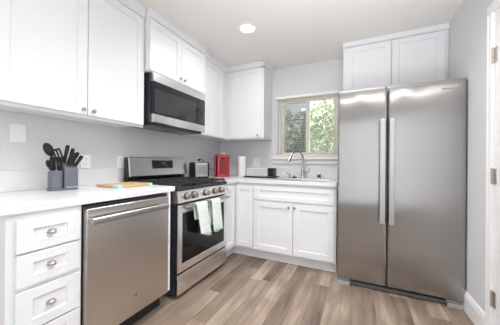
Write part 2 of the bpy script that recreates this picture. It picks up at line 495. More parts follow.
# window
win = struct(bpy.data.objects.new('window_1', None)); COL.objects.link(win); win.location = ((WX0+WX1)/2, YB, WZ0)
FY0, FY1 = YB+.020, YB+.110
bm = bm_new()
fwid = .034
add_box(bm, WX0+.001, FY0, WZ0+.001, WX0+fwid, FY1, WZ1-.001); add_box(bm, WX1-fwid, FY0, WZ0+.001, WX1-.001, FY1, WZ1-.001)
add_box(bm, WX0+fwid, FY0, WZ0+.001, WX1-fwid, FY1, WZ0+.032); add_box(bm, WX0+fwid, FY0, WZ1-.032, WX1-fwid, FY1, WZ1-.001)
obj('window_frame', bm, 'ivory', win, bevel=.002)
def sash(x0, x1, y):
    bm = bm_new(); z0, z1, w = WZ0+.033, WZ1-.033, .03
    add_box(bm, x0, y, z0, x0+w, y+.025, z1); add_box(bm, x1-w, y, z0, x1, y+.025, z1)
    add_box(bm, x0+w, y, z0, x1-w, y+.025, z0+w); add_box(bm, x0+w, y, z1-w, x1-w, y+.025, z1)
    s = obj('sash', bm, 'ivory', win, bevel=.002)
    obj('pane', box(x0+w, y+.010, z0+w, x1-w, y+.014, z1-w), 'glass', s)
MX = (WX0+WX1)/2
sash(WX0+.036, MX+.022, FY0+.044); sash(MX-.022, WX1-.036, FY0+.012)
obj('insect_screen', box(WX0+.04, FY1-.004, WZ0+.034, MX, FY1-.002, WZ1-.034), 'screen', win)
obj('window_sill', box(WX0-.075, YB-.045, 1.152, 1.782, YB-.001, WZ0-.001), 'trim', win, bevel=.006)
obj('sill_return', box(WX0+.001, YB-.001, WZ0-.0, WX1-.001, FY0, WZ0+.004), 'trim', win)
obj('apron', box(WX0-.085, YB-.018, 1.098, 1.782, YB-.001, 1.151), 'trim', win, bevel=.004)

# blind hung in front of the window
bl = thing('window_blind', 'white horizontal slat blind lowered over the kitchen window', 'blind', (1.34, YB-.03, WZ1))
obj('headrail', box(.925, YB-.044, 1.968, 1.745, YB-.002, 2.004), 'blind', bl, bevel=.003)
bm = bm_new()
z = 1.222
while z < 1.962:
    a = 0.0014
    pts = [(YB-.0305, z-.0006), (YB-.027, z+.0002), (YB-.0235, z+.0005), (YB-.020, z+.0005), (YB-.0165, z+.0002)]
    lo = [(p[0], p[1]-.0007) for p in pts[::-1]]
    add_prism(bm, pts+lo, 0, .937, 1.737)
    z += .0235
obj('slats', bm, 'slat', bl)
obj('bottom_rail', box(.937, YB-.036, 1.190, 1.737, YB-.011, 1.208), 'blind', bl, bevel=.003)
bm = bm_new(); add_tube(bm, [(1.02, YB-.048, 1.97), (1.02, YB-.048, 1.34)], .0035, 8)
obj('tilt_wand', bm, 'blind', bl, smooth=True)
bm = bm_new()
for x in (1.06, 1.34, 1.62):
    for yy in (YB-.0375, YB-.0098): add_tube(bm, [(x, yy, 1.97), (x, yy, 1.20)], .0008, 5)
obj('ladder_cord', bm, 'blind', bl)

# ------------------------------------------------------------------ outside the window
struct(obj('ground_outside', box(-6, YB+.16, -.25, 9, 16, -.2), 'lawn'))
bm = bm_new(); add_box(bm, -.6, YB+.155, 2.27, 4.0, YB+.60, 2.30); add_box(bm, -.6, YB+.60, 2.22, 4.0, YB+.63, 2.40)
for k in range(8): add_box(bm, -.4+k*.6, YB+.155, 2.22, -.36+k*.6, YB+.60, 2.27)
struct(obj('eave_outside', bm, 'soffit'))
def leafy(name, label, x, y, h, r, n, trunk):
    t = thing(name, label, 'tree', (x, y, -.2), group=None)
    rnd = random.Random(int(x*100+y*10))
    bm = bm_new()
    blobs = [(Vector((rnd.uniform(-.55, .55)*r, rnd.uniform(-.55, .55)*r, h*.62 + rnd.uniform(-.42, .42)*h*.7)), rnd.uniform(.35, .6)*r) for _ in range(16)]
    for i in range(n):
        c, br = blobs[rnd.randrange(len(blobs))]
        d = Vector((rnd.gauss(0, 1), rnd.gauss(0, 1), rnd.gauss(0, 1))).normalized()
        p = c + d*br*rnd.uniform(.75, 1.05)
        if p.z < .15: p.z = .15 + rnd.random()*.2
        q = Matrix.Rotation(rnd.uniform(0, 6.28), 3, 'Z') @ Matrix.Rotation(rnd.uniform(-1.1, 1.1), 3, 'X')
        s = rnd.uniform(.05, .10)
        vs = [bm.verts.new(p + q @ Vector(v)*s) for v in ((0, -.9, 0), (.45, -.1, .1), (0, 1, -.05), (-.45, -.1, .1))]
        bm.faces.new(vs)
    obj('foliage', bm, 'leaf', t, local=True)
    bm = bm_new()
    add_tube(bm, [(0, 0, 0), (.03, .02, h*.3), (-.03, .03, h*.6), (.02, 0, h*.85)], [trunk, trunk*.8, trunk*.5, trunk*.2], 9)
    for k in range(5):
        a = k*1.3; add_tube(bm, [(0, .02, h*(.3+.07*k)), (cos(a)*r*.45, sin(a)*r*.45, h*(.5+.07*k))], [trunk*.4, trunk*.12], 6)
    obj('trunk', bm, 'bark', t, local=True, smooth=True)
leafy('leafy_tree', 'leafy green tree outside behind the left half of the window', -1.05, 7.0, 3.2, 1.1, 6500, .09)
leafy('leafy_tree', 'leafy green tree outside behind the right half of the window', 1.15, 8.2, 3.3, 1.15, 6500, .08)
leafy('leafy_tree', 'leafy green tree outside between the two others, behind the window mullion', -0.55, 11.0, 3.6, 1.3, 6500, .08)
bm = bm_new(); add_box(bm, -6, 12.5, -.2, 9, 12.6, 1.7)
struct(obj('garden_wall_outside', bm, 'brick'))

# ------------------------------------------------------------------ ceiling lights
def downlight(x, y, label):
    t = thing('ceiling_light', label, 'light', (x, y, ZC), group='recessed ceiling lights')
    bm = bm_new()
    add_lathe(bm, [(.066, -.001), (.070, -.006), (.086, -.004), (.090, -.0005), (.066, -.0005)], (x, y, ZC), (0, 0, 1), 40)
    obj('trim_ring', bm, 'trim', t, smooth=True)
    bm = bm_new(); add_lathe(bm, [(0, -.004), (.05, -.0035), (.0655, -.002), (.0655, -.0008), (0, -.0008)], (x, y, ZC), (0, 0, 1), 40)
    obj('lens', bm, 'lamp', t)
downlight(*LAMPS[0], 'round lit recessed light in the ceiling in front of the corner cabinets')
downlight(*LAMPS[1], 'round lit recessed ceiling light nearer the camera, seen mirrored in the window glass')

# ------------------------------------------------------------------ left run: drawers, dishwasher, countertop
def cup_pull(parent, y, z, x):
    bm = bm_new()
    n, mth = 14, 6
    rows = []
    for j in range(mth+1):
        ph = pi/2*j/mth
        rows.append([bm.verts.new((x + .024*cos(ph)*sin(pi*i/n)*1.0, y - .019*cos(pi*i/n)*(.35+.65*cos(ph)), z + .017*sin(ph) - .006)) for i in range(n+1)])
    for a, b in zip(rows, rows[1:]):
        for i in range(n): bm.faces.new([a[i], a[i+1], b[i+1], b[i]])
    bmesh.ops.remove_doubles(bm, verts=bm.verts[:], dist=1e-5)
    o = obj('cup_pull', bm, 'nickel', parent, smooth=True)
    s = o.modifiers.new('thick', 'SOLIDIFY'); s.thickness = .002; s.offset = -1
    return o

dcab = thing('drawer_base_cabinet', 'white base cabinet with a stack of four shaker drawers left of the dishwasher', 'cabinet', (.32, .602, 0))
bm = bm_new()
add_box(bm, .003, .458, .10, .631, .756, .873); add_box(bm, .003, .465, 0, .56, .756, .10)
obj('carcass', bm, 'cabinet', dcab, bevel=.001)
for z0, z1 in ((.700, .843), (.548, .691), (.346, .527), (.125, .337)):
    d = obj('drawer', shaker_bm(face('x', .632), (.487), .740, z0, z1, .019, .058, .008, .044), 'cabinet', dcab, bevel=.0012)
    cup_pull(d, .616, (z0+z1)/2 - .001, .651-.008)

dw = thing('dishwasher', 'stainless steel dishwasher with bar handle between white drawers and range', 'dishwasher', (.34, 1.05, 0))
obj('tub', box(.02, .760, .10, .625, 1.350, .868), 'gap', dw)
obj('toe_kick', box(.02, .760, 0, .585, 1.350, .10), 'black', dw)
bm = bm_new(); add_box(bm, .627, .764, .118, .666, 1.352, .848)
wd = obj('door', bm, 'washer_steel', dw, bevel=.006, seg=3)
obj('control_strip', box(.60, .760, .8485, .655, 1.350, .864), 'black', dw, bevel=.002)
bm = bm_new()
yb0, yb1, hz, hx = .768, 1.306, .786, .706
add_prism(bm, [(hx-.008, hz-.015), (hx+.003, hz-.020), (hx+.010, hz-.012), (hx+.012, hz), (hx+.010, hz+.012), (hx+.003, hz+.020), (hx-.008, hz+.015)], 1, yb0, yb1)
for yy in (yb0, yb1-.024): add_box(bm, .664, yy, hz-.011, hx-.008, yy+.024, hz+.011)
obj('handle', bm, 'bright_steel', dw, bevel=.003)
bm = bm_new(); add_lathe(bm, [(.0135, 0), (.0135, .0018), (.011, .0026), (0, .0026)], (.6655, 1.071, .245), (1, 0, 0), 24)
bdg = obj('badge', bm, 'chrome', dw, smooth=True); bdg['label'] = 'round metal maker badge'
obj('badge_lettering', text_bm('GE', face('x', .668), 1.0625, .2405, .0006, .009, .0004), 'ink', bdg)

_bm = box(.003, 1.356, 0, .56, 1.374, .873); add_box(_bm, .56, 1.356, .125, .662, 1.374, .873)
tag(obj('cabinet_end_panel', _bm, 'cabinet', loc=(.32, 1.365, 0)), 'narrow white end panel standing between dishwasher and range', 'panel')

ct = thing('countertop', 'white quartz countertop over drawers and dishwasher, with low backsplash', 'countertop', (.32, .93, .875))
obj('slab', box(.002, .432, .8745, .650, 1.437, .914), 'quartz', ct, bevel=.003)
obj('backsplash', box(.0015, .432, .9145, .020, 1.400, 1.045), 'quartz', ct, bevel=.002)

# ------------------------------------------------------------------ gas range
RY0, RY1 = 1.4465, 2.1995
RC = (RY0+RY1)/2
rg = thing('gas_range', 'stainless steel and black gas range with five front knobs', 'stove', (.36, RC, 0))
bm = bm_new(); add_box(bm, .03, RY0+.002, .030, .633, RY1-.002, .872)
obj('body', bm, 'navy_black', rg, bevel=.003)
for yy in (RY0+.05, RY1-.05):
    for xx in (.09, .57):
        bm = bm_new(); add_lathe(bm, [(.016, 0), (.016, .012), (.01, .014), (.01, .030)], (xx, yy, 0), (0, 0, 1), 12)
        obj('foot', bm, 'black_plastic', rg)
bm = bm_new(); add_prism(bm, [(.635, .040), (.664, .040), (.664, .198), (.635, .198)], 1, RY0+.002, RY1-.002)
sdr = obj('storage_drawer', bm, 'black', rg)
obj('drawer_face', box(.6642, RY0+.002, .038, .672, RY1-.002, .199), 'range_steel', sdr, bevel=.002)
od = obj('oven_door', box(.635, RY0+.003, .214, .6625, RY1-.003, .757), 'black', rg)
obj('door_face', shaker_bm(face('x', .6627), RY0+.002, RY1-.002, .213, .758, .0093, .052, .006, .062), 'range_steel', od, bevel=.002)
obj('window', box(.6665, RY0+.0575, .2765, .6700, RY1-.0575, .6865), 'oven_glass', od, bevel=.001)
bm = bm_new()
hz, hx = .752, .716
hz = .742
add_tube(bm, [(hx, RY0+.028, hz), (hx, RY1-.028, hz)], .0125, 16)
for yy in (RY0+.045, RY1-.045):
    add_tube(bm, [(.670, yy, hz), (hx, yy, hz)], .009, 10)
obj('handle', bm, 'bright_steel', od, smooth=True)
bm = bm_new(); add_prism(bm, [(.600, .770), (.668, .770), (.674, .776), (.664, .871), (.600, .871)], 1, RY0+.001, RY1-.001)
cp = obj('control_panel', bm, 'range_steel', rg, bevel=.002)
for yy in (1.553, 1.642, 1.812, 1.968, 2.078):
    bm = bm_new()
    add_lathe(bm, [(.030, 0), (.030, .007), (.026, .008)], (.669, yy, .822), (1, 0, .1), 20)
    kb = obj('knob', bm, 'black_plastic', cp, smooth=True)
    bm = bm_new()
    add_lathe(bm, [(.0245, .005), (.0255, .012), (.0235, .036), (.021, .040), (0, .0405)], (.669, yy, .822), (1, 0, .1), 20)
    add_box(bm, .700, yy-.0045, .802, .716, yy+.0045, .842)
    obj('knob_cap', bm, 'nickel', cp, smooth=True)
bm = bm_new(); add_box(bm, .022, RY0, .8735, .672, RY1, .903)
obj('cooktop', bm, 'black', rg, bevel=.006, seg=3)
# burners
for bx_, by_, br in ((.21, RY0+.17, .036), (.50, RY0+.17, .045), (.355, RC, .05), (.21, RY1-.17, .032), (.50, RY1-.17, .042)):
    bm = bm_new()
    add_lathe(bm, [(br*1.25, 0), (br*1.2, .005), (br, .006), (br, .010), (br*.95, .012), (0, .0125)], (bx_, by_, .9030), (0, 0, 1), 22)
    obj('burner', bm, 'iron', rg, smooth=True)
# grates: three cast-iron sections
w3 = (RY1-RY0-.03)/3
for k in range(3):
    g0 = RY0+.015+k*w3+.003; g1 = g0+w3-.006; gm = (g0+g1)/2
    bm = bm_new(); zt, zb, t = .932, .919, .0058
    X0, X1 = .100, .655
    for yy in (g0+t, g1-t): add_box(bm, X0, yy-t, zb, X1, yy+t, zt)
    for xx in (X0+t, X1-t, (X0+X1)/2): add_box(bm, xx-t, g0, zb, xx+t, g1, zt)
    add_box(bm, X0, gm-t*.8, zb, X1, gm+t*.8, zt+.002)
    for xx in (.21, .50): add_box(bm, xx-t*.8, g0, zb, xx+t*.8, g1, zt+.002)
    for xx in (.15, .27, .44, .56):
        add_box(bm, xx-t*.7, g0, zb, xx+t*.7, g0+w3*.28, zt+.001); add_box(bm, xx-t*.7, g1-w3*.28, zb, xx+t*.7, g1, zt+.001)
    for xx in (X0+t, X1-t):
        for yy in (g0+t, g1-t): add_box(bm, xx-t*1.2, yy-t*1.2, .9034, xx+t*1.2, yy+t*1.2, zb)
    for xx in (X0+.012, .19, .30, .41, .52, X1-.012):
        for yy in (g0+.022, gm, g1-.022): add_box(bm, xx-.006, yy-.009, zt-.004, xx+.006, yy+.009, zt+.007)
    obj('grate', bm, 'iron', rg, bevel=.0025)
# backguard
bm = bm_new(); add_prism(bm, [(.034, .9045), (.075, .9045), (.075, .935), (.094, .960), (.094, .972), (.076, 1.146), (.034, 1.146)], 1, RY0-.002, RY1+.002)
bgd = obj('backguard', bm, 'black', rg, bevel=.003)
bm = bm_new(); add_prism(bm, [(.0945, .969), (.111, .967), (.115, .972), (.097, 1.143), (.090, 1.150), (.0765, 1.150)], 1, RY0+.004, RY1+.0028)
obj('backguard_panel', bm, 'range_steel', bgd, bevel=.002)
def slant(z): return .115 - (z-.972)*(.018/.171)
bm = bm_new()
add_prism(bm, [(slant(1.04)-.001, 1.04), (slant(1.04)+.0015, 1.04), (slant(1.122)+.0015, 1.122), (slant(1.122)-.001, 1.122)], 1, 1.700, 1.985)
dsp = obj('display', bm, 'display', bgd)
bm = bm_new()
add_prism(bm, [(slant(1.08)+.001, 1.08), (slant(1.08)+.0019, 1.08), (slant(1.106)+.0019, 1.106), (slant(1.106)+.001, 1.106)], 1, 1.825, 1.875)
obj('display_legend', bm, 'display_blue', bgd)

# towels over the oven handle
def towel(label, y0, y1, zf, zb_, skew, seed):
    rnd = random.Random(seed)
    hx_, hz_, R = .716, .742, .0155
    prof = []
    nb, na, nf = 9, 8, 12
    for i in range(nb): prof.append((hx_-R-.001, zb_ + (hz_-zb_)*i/nb))
    for i in range(na+1):
        a = pi - pi*i/na; prof.append((hx_+R*cos(a), hz_+R*sin(a)))
    for i in range(1, nf+1): prof.append((hx_+R+.001, hz_-(hz_-zf)*i/nf))
    bm = bm_new(); rows = []; ny = 14
    ph = rnd.uniform(0, 6)
    for j, (x, z) in enumerate(prof):
        down = max(0, hz_-z)
        front = j > nb+na/2
        row = []
        for i in range(ny+1):
            f = i/ny
            sh = skew*down*(1 if front else 1.0)
            y = y0 + (y1-y0)*f + sh - (0 if front else .004)  + (f-.5)*down*(.05)
            wv = (.006*sin(f*9+ph)+.004*sin(f*17+ph*2))*min(1, down*5)
            zz = z + (.012*sin(f*4+ph) if j in (0, len(prof)-1) else 0)*1.0 - (f*.03*down/.3 if front else 0)
            row.append(bm.verts.new((x + (abs(wv)*1.4 + down*.02 if front else -abs(wv)*.15), y, zz)))
        rows.append(row)
    for a, b in zip(rows, rows[1:]):
        for i in range(ny): bm.faces.new([a[i], a[i+1], b[i+1], b[i]])
    o = obj('dish_towel', bm, 'towel', loc=(hx_, (y0+y1)/2, zf), smooth=True)
    s = o.modifiers.new('thick', 'SOLIDIFY'); s.thickness = .002; s.offset = 1
    tag(o, label, 'towel', 'mint dish towels on the oven handle')
towel('wider mint green patterned dish towel hanging on the oven handle, nearer the dishwasher', 1.606, 1.756, .475, .600, .19, 3)
towel('narrower mint green patterned dish towel hanging on the oven handle, nearer the corner', 1.828, 1.972, .465, .52, .12, 5)

# ------------------------------------------------------------------ over-the-range microwave
mw = thing('microwave', 'stainless and black over-the-range microwave above the gas range', 'microwave', (.19, RC, 1.45))
obj('body', box(.003, RY0+.0005, 1.448, .346, RY1-.0005, 1.873), 'navy_black', mw, bevel=.003)
obj('front_frame', box(.347, RY0+.014, 1.516, .370, RY1, 1.801), 'black', mw, bevel=.002)
dr = obj('door', box(.3705, RY0+.017, 1.519, .377, 2.064, 1.797), 'black_glass', mw, bevel=.001)
obj('window', box(.3772, 1.480, 1.538, .3782, 2.033, 1.738), 'window_tint', dr)
pn = obj('control_panel', box(.3705, 2.068, 1.523, .377, RY1-.003, 1.793), 'black_glass', mw, bevel=.001)
bm = bm_new()
for k in range(6):
    for j in range(3): add_box(bm, .3765, 2.088+j*.033, 1.545+k*.026, .3775, 2.108+j*.033, 1.553+k*.026)
obj('keypad', bm, 'display_blue', pn)
obj('clock_display', box(.3765, 2.085, 1.735, .3778, 2.175, 1.765), 'display', pn)
bm = bm_new(); add_prism(bm, [(.347, 1.799), (.380, 1.799), (.380, 1.870), (.374, 1.876), (.347, 1.876)], 1, RY0+.014, RY1)
obj('top_trim', bm, 'range_steel', mw, bevel=.001)
bm = bm_new(); add_prism(bm, [(.347, 1.448), (.374, 1.446), (.380, 1.452), (.380, 1.518), (.347, 1.518)], 1, RY0+.014, RY1)
obj('bottom_trim', bm, 'range_steel', mw, bevel=.001)
bm = bm_new(); add_prism(bm, [(.04, 1.447), (.345, 1.447), (.330, 1.428), (.06, 1.428)], 1, RY0+.02, RY1-.02)
un = obj('underside_vent', bm, 'navy_black', mw)
for yy in (RY0+.08, RC+.06):
    bm = bm_new()
    add_box(bm, .10, yy, 1.4255, .25, yy+.24, 1.4278)
    for k in range(9): add_box(bm, .105+k*.016, yy+.004, 1.424, .111+k*.016, yy+.236, 1.4256)
    obj('grease_filter', bm, 'grey_plastic', un)

# ------------------------------------------------------------------ upper cabinets
def crown(parent, pts_fn, *runs):
    bm = bm_new()
    for r in runs: pts_fn(bm, *r)
    return obj('crown_moulding', bm, 'cabinet', parent, bevel=.0015)
def crown_x(bm, y0, y1, x, z0=2.318):    # faces +x
    add_prism(bm, [(x-.03, z0), (x+.010, z0), (x+.013, z0+.010), (x+.016, z0+.060), (x+.028, z0+.080), (x+.028, ZC-.0005), (x-.03, ZC-.0005)], 1, y0, y1)
def crown_y(bm, x0, x1, y, z0=2.335):    # faces -y
    add_prism(bm, [(y+.03, z0), (y-.010, z0), (y-.013, z0+.010), (y-.016, z0+.045), (y-.028, z0+.060), (y-.028, ZC-.0005), (y+.03, ZC-.0005)], 0, x0, x1)

UX = .322
uc = thing('wall_cabinet', 'white two-door shaker wall cabinet above the knife block and drawers', 'cabinet', (.16, .96, 1.406))
bm = bm_new(); add_box(bm, .002, .505, 1.412, UX-.020, 1.4195, 2.40); add_box(bm, UX-.020, .505, 1.400, UX-.0195, 1.4195, 2.40)
obj('carcass', bm, 'cabinet', uc)
obj('light_rail', box(UX-.040, .505, 1.396, UX-.0205, 1.4195, 1.4115), 'cabinet', uc, bevel=.001)
for y0, y1, ky in ((.513, .9585, .930), (.9635, 1.412, .996)):
    d = obj('door', shaker_bm(face('x', UX-.019), y0, y1, 1.416, 2.312, .019, .060, .009, .055), 'cabinet', uc, bevel=.0012)
    obj('knob', knob_bm((UX, ky, 1.447), (1, 0, 0), .0135, .026), 'nickel', d, smooth=True)
crown(uc, crown_x, (.505, 1.4195, UX-.010))

U2 = .372
uc = thing('wall_cabinet', 'short white two-door cabinet directly above the microwave', 'cabinet', (.18, RC, 1.877))
obj('carcass', box(.002, 1.4225, 1.877, U2-.0195, 2.2025, 2.40), 'cabinet', uc)
for y0, y1, ky in ((1.428, 1.811, 1.790), (1.815, 2.197, 1.852)):
    d = obj('door', shaker_bm(face('x', U2-.019), y0, y1, 1.884, 2.322, .019, .058, .009, .055), 'cabinet', uc, bevel=.0012)
    obj('knob', knob_bm((U2, ky, 1.924), (1, 0, 0), .0125, .026), 'nickel', d, smooth=True)
crown(uc, lambda bm, *r: crown_x(bm, *r, z0=2.330), (1.4215, 2.2035, U2-.008))

BY = 2.774
uc = thing('corner_wall_cabinet', 'white wall cabinet in the corner between microwave and window', 'cabinet', (.16, 2.6, 1.425))
bm = bm_new(); add_box(bm, .002, 2.2055, 1.425, UX-.0195, YB-.002, 2.40); add_box(bm, UX-.0195, BY+.0195, 1.425, .856, YB-.002, 2.40)
obj('carcass', bm, 'cabinet', uc)
obj('door', shaker_bm(face('x', UX-.019), 2.2095, 2.690, 1.430, 2.318, .019, .058, .009, .055), 'cabinet', uc, bevel=.0012)
d = obj('door', shaker_bm(face('y', BY+.019), UX+.018, .830, 1.432, 2.328, .019, .058, .009, .055), 'cabinet', uc, bevel=.0012)
obj('filler_strip', box(UX-.018, BY+.001, 1.425, UX+.017, BY+.019, 2.33), 'cabinet', uc)
obj('knob', knob_bm((.783, BY, 1.460), (0, -1, 0), .014, .026), 'nickel', d, smooth=True)
bm = bm_new()
crown_x(bm, 2.2055, BY+.03, UX-.010, 2.325); crown_y(bm, UX-.02, .870, BY+.010)
add_prism(bm, [(.826, 2.335), (.866, 2.335), (.869, 2.345), (.872, 2.380), (.884, 2.395), (.884, ZC-.0005), (.826, ZC-.0005)], 1, BY-.018, YB-.002)
obj('crown_moulding', bm, 'cabinet', uc, bevel=.0015)
obj('light_rail', box(UX-.02, BY+.003, 1.417, .856, BY+.0190, 1.4245), 'cabinet', uc)

AY = 2.744
uc = thing('wall_cabinet', 'white two-door cabinet above the refrigerator', 'cabinet', (2.25, 2.9, 1.80))
bm = bm_new(); add_box(bm, 1.803, AY+.0005, 1.80, XR-.0015, YB-.002, 2.352)
obj('carcass', bm, 'cabinet', uc, bevel=.001)
for x0, x1 in ((1.832, 2.249), (2.256, 2.676)):
    obj('door', shaker_bm(face('y', AY), x0, x1, 1.812, 2.343, .019, .060, .009, .052), 'cabinet', uc, bevel=.0012)
bm = bm_new()
add_prism(bm, [(YB-.002, 2.3525), (AY-.012, 2.3525), (AY-.022, 2.36), (AY-.022, ZC-.0005), (YB-.002, ZC-.0005)], 0, 1.795, XR-.0015)
obj('crown_moulding', bm, 'cabinet', uc, bevel=.0015)

# ------------------------------------------------------------------ back run: base cabinets, countertop, sink
BF = 2.478
cb = thing('corner_base_cabinet', 'white corner base cabinet with two narrow doors right of the range', 'cabinet', (.4, 2.75, 0))
bm = bm_new()
add_box(bm, .003, 2.2035, .10, .621, YB-.002, .873); add_box(bm, .6215, BF+.0005, .10, .868, YB-.002, .873)
add_box(bm, .003, 2.2035, 0, .560, YB-.002, .0995); add_box(bm, .5605, BF+.062, 0, .868, YB-.002, .0995)
obj('carcass', bm, 'cabinet', cb)
d = obj('door', shaker_bm(face('x', .622), 2.211, 2.440, .128, .843, .019, .050, .009, .055), 'cabinet', cb, bevel=.0012)
obj('knob', knob_bm((.641, 2.236, .812), (1, 0, 0), .010, .022), 'nickel', d, smooth=True)
obj('door', shaker_bm(face('y', BF), .646, .860, .128, .843, .019, .046, .009, .055), 'cabinet', cb, bevel=.0012)
bm = bm_new(); add_prism(bm, [(BF+.061, 0), (BF+.052, 0), (BF+.052, .085), (BF+.061, .0995)], 0, .5615, .868)
add_prism(bm, [(.561, 0), (.570, 0), (.570, .085), (.561, .0995)], 1, 2.2035, BF+.061)
obj('toe_kick', bm, 'cabinet', cb)

sb = thing('sink_base_cabinet', 'white sink base cabinet with two doors and a false drawer front', 'cabinet', (1.32, 2.78, 0))
bm = bm_new(); add_box(bm, .8695, BF+.0005, .10, 1.766, YB-.002, .68); add_box(bm, .8695, BF+.0005, .68, 1.766, 2.50, .873)
add_box(bm, .8695, 2.502, .68, .89, YB-.002, .873); add_box(bm, 1.746, 2.502, .68, 1.766, YB-.002, .873)
add_box(bm, .8695, BF+.062, 0, 1.766, YB-.002, .0995)
obj('carcass', bm, 'cabinet', sb)
obj('false_drawer_front', shaker_bm(face('y', BF), .879, 1.748, .690, .840, .019, .058, .008, .042), 'cabinet', sb, bevel=.0012)
for x0, x1, kx in ((.879, 1.329, 1.288), (1.335, 1.748, 1.353)):
    d = obj('door', shaker_bm(face('y', BF), x0, x1, .122, .668, .019, .062, .009, .060), 'cabinet', sb, bevel=.0012)
    obj('knob', knob_bm((kx, BF-.019, .628), (0, -1, 0), .014, .026), 'nickel', d, smooth=True)
bm = bm_new(); add_prism(bm, [(BF+.061, 0), (BF+.052, 0), (BF+.052, .085), (BF+.061, .0995)], 0, .8695, 1.766)
obj('toe_kick', bm, 'cabinet', sb)

SX0, SX1, SY0, SY1 = 1.00, 1.655, 2.535, 2.925
ct = thing('countertop', 'white quartz countertop along the back wall and corner, holding the sink', 'countertop', (.9, 2.8, .875))
bm = bm_new()
ZT, ZB = .914, .8745
out = [(.002, 2.2035), (.650, 2.2035), (.650, 2.449), (1.769, 2.449), (1.769, YB-.002), (.002, YB-.002)]
# slab as boxes around the sink opening
add_box(bm, .002, 2.2035, ZB, .650, 2.449, ZT)
add_box(bm, .002, 2.449, ZB, SX0, YB-.002, ZT)
add_box(bm, SX0, 2.449, ZB, SX1, SY0, ZT); add_box(bm, SX0, SY1, ZB, SX1, YB-.002, ZT)
add_box(bm, SX1, 2.449, ZB, 1.769, YB-.002, ZT)
bmesh.ops.remove_doubles(bm, verts=bm.verts[:], dist=1e-5)
obj('slab', bm, 'quartz', ct)
bm = bm_new(); add_box(bm, .0015, 2.2035, .9145, .020, YB-.021, 1.045); add_box(bm, .0015, YB-.020, .9145, 1.769, YB-.0015, 1.050)
obj('backsplash', bm, 'quartz', ct, bevel=.002)

sk = thing('kitchen_sink', 'undermounted stainless double-bowl sink below the window', 'sink', (1.33, 2.73, .70))
def basin(x0, x1):
    bm = bm_new()
    def ring(i, z): return [bm.verts.new(p) for p in ((x0+i, SY0+.002+i, z), (x1-i, SY0+.002+i, z), (x1-i, SY1-.002-i, z), (x0+i, SY1-.002-i, z))]
    a = ring(.001, .9055); b = ring(.003, .900); c = ring(.010, .72); d = ring(.03, .705)
    for p, q in ((a, b), (b, c), (c, d)):
        for k in range(4): bm.faces.new([p[k], p[(k+1) % 4], q[(k+1) % 4], q[k]])
    bm.faces.new(d)
    o = obj('bowl', bm, 'steel', sk)
    s = o.modifiers.new('thick', 'SOLIDIFY'); s.thickness = .0015
    bm = bm_new(); add_lathe(bm, [(.04, 0), (.04, .003), (.03, .002), (0, .001)], ((x0+x1)/2, (SY0+SY1)/2, .7055), (0, 0, 1), 20)
    obj('drain', bm, 'chrome', sk, smooth=True)
basin(SX0+.002, 1.318); basin(1.332, SX1-.002)

fc = thing('kitchen_faucet', 'chrome gooseneck pull-down faucet behind the sink', 'faucet', (1.312, 3.012, ZT))
bx_, by_ = 1.312, 3.012
bm = bm_new(); add_lathe(bm, [(.030, .0005), (.030, .006), (.024, .012), (.021, .03), (.021, .105), (.017, .12), (.0135, .125)], (bx_, by_, ZT), (0, 0, 1), 24)
obj('faucet_body', bm, 'chrome', fc, smooth=True)
dirv = Vector((-.62, -.78, 0)).normalized(); Rr = .098
pts = [Vector((bx_, by_, ZT+.12)), Vector((bx_, by_, ZT+.18)), Vector((bx_, by_, ZT+.245))]
cc = Vector((bx_, by_, ZT+.245)) + dirv*Rr
for k in range(1, 15):
    a = pi - pi*.86*k/14
    pts.append(cc + dirv*Rr*cos(a) + Vector((0, 0, Rr*sin(a))))
bm = bm_new(); add_tube(bm, pts, .0125, 14)
obj('spout', bm, 'chrome', fc, smooth=True)
e = pts[-1]; dn = (pts[-1]-pts[-2]).normalized()
bm = bm_new(); add_tube(bm, [e, e+dn*.01, e+dn*.025, e+dn*.070, e+dn*.088], [.0135, .0165, .0175, .0215, .0200], 16)
obj('spray_head', bm, 'chrome', fc, smooth=True)
bm = bm_new()
add_tube(bm, [(bx_+.015, by_, ZT+.065), (bx_+.045, by_-.005, ZT+.07)], .014, 14)
add_tube(bm, [(bx_+.042, by_-.004, ZT+.07), (bx_+.075, by_-.012, ZT+.088), (bx_+.088, by_-.016, ZT+.128)], [.008, .0065, .006], 10)
obj('lever_handle', bm, 'chrome', fc, smooth=True)

sd = thing('soap_dispenser', 'small chrome soap dispenser with bent spout left of the faucet', 'soap dispenser', (1.135, 3.02, ZT))
bm = bm_new(); add_lathe(bm, [(.019, .0005), (.019, .004), (.012, .009), (.010, .03), (.012, .034), (.012, .046), (0, .048)], (1.135, 3.02, ZT), (0, 0, 1), 18)
obj('pump', bm, 'chrome', sd, smooth=True)
bm = bm_new(); add_tube(bm, [(1.135, 3.02, ZT+.042), (1.10, 3.015, ZT+.058), (1.068, 3.005, ZT+.070), (1.055, 3.0, ZT+.064)], [.008, .007, .0065, .006], 10)
obj('spout', bm, 'chrome', sd, smooth=True)
st = thing('sink_stopper', 'small black sink stopper lying by the faucet base', 'stopper', (1.205, 3.01, ZT))
bm = bm_new(); add_lathe(bm, [(.036, .0005), (.038, .004), (.034, .010), (.020, .016), (0, .018)], (1.205, 3.01, ZT), (0, 0, 1), 22)
obj('disc', bm, 'black_plastic', st, smooth=True)
bm = bm_new(); add_lathe(bm, [(.006, .016), (.006, .024), (.010, .028), (0, .032)], (1.205, 3.01, ZT), (0, 0, 1), 14)
obj('knob', bm, 'black_plastic', st, smooth=True)
ag = thing('air_gap', 'short square-shouldered chrome air gap cap right of the faucet', 'air gap', (1.512, 3.02, ZT))
bm = bm_new(); add_lathe(bm, [(.026, .0005), (.026, .005), (.0235, .008), (.0235, .056), (.020, .062), (0, .063)], (1.512, 3.02, ZT), (0, 0, 1), 22)
obj('cap', bm, 'chrome', ag, smooth=True)
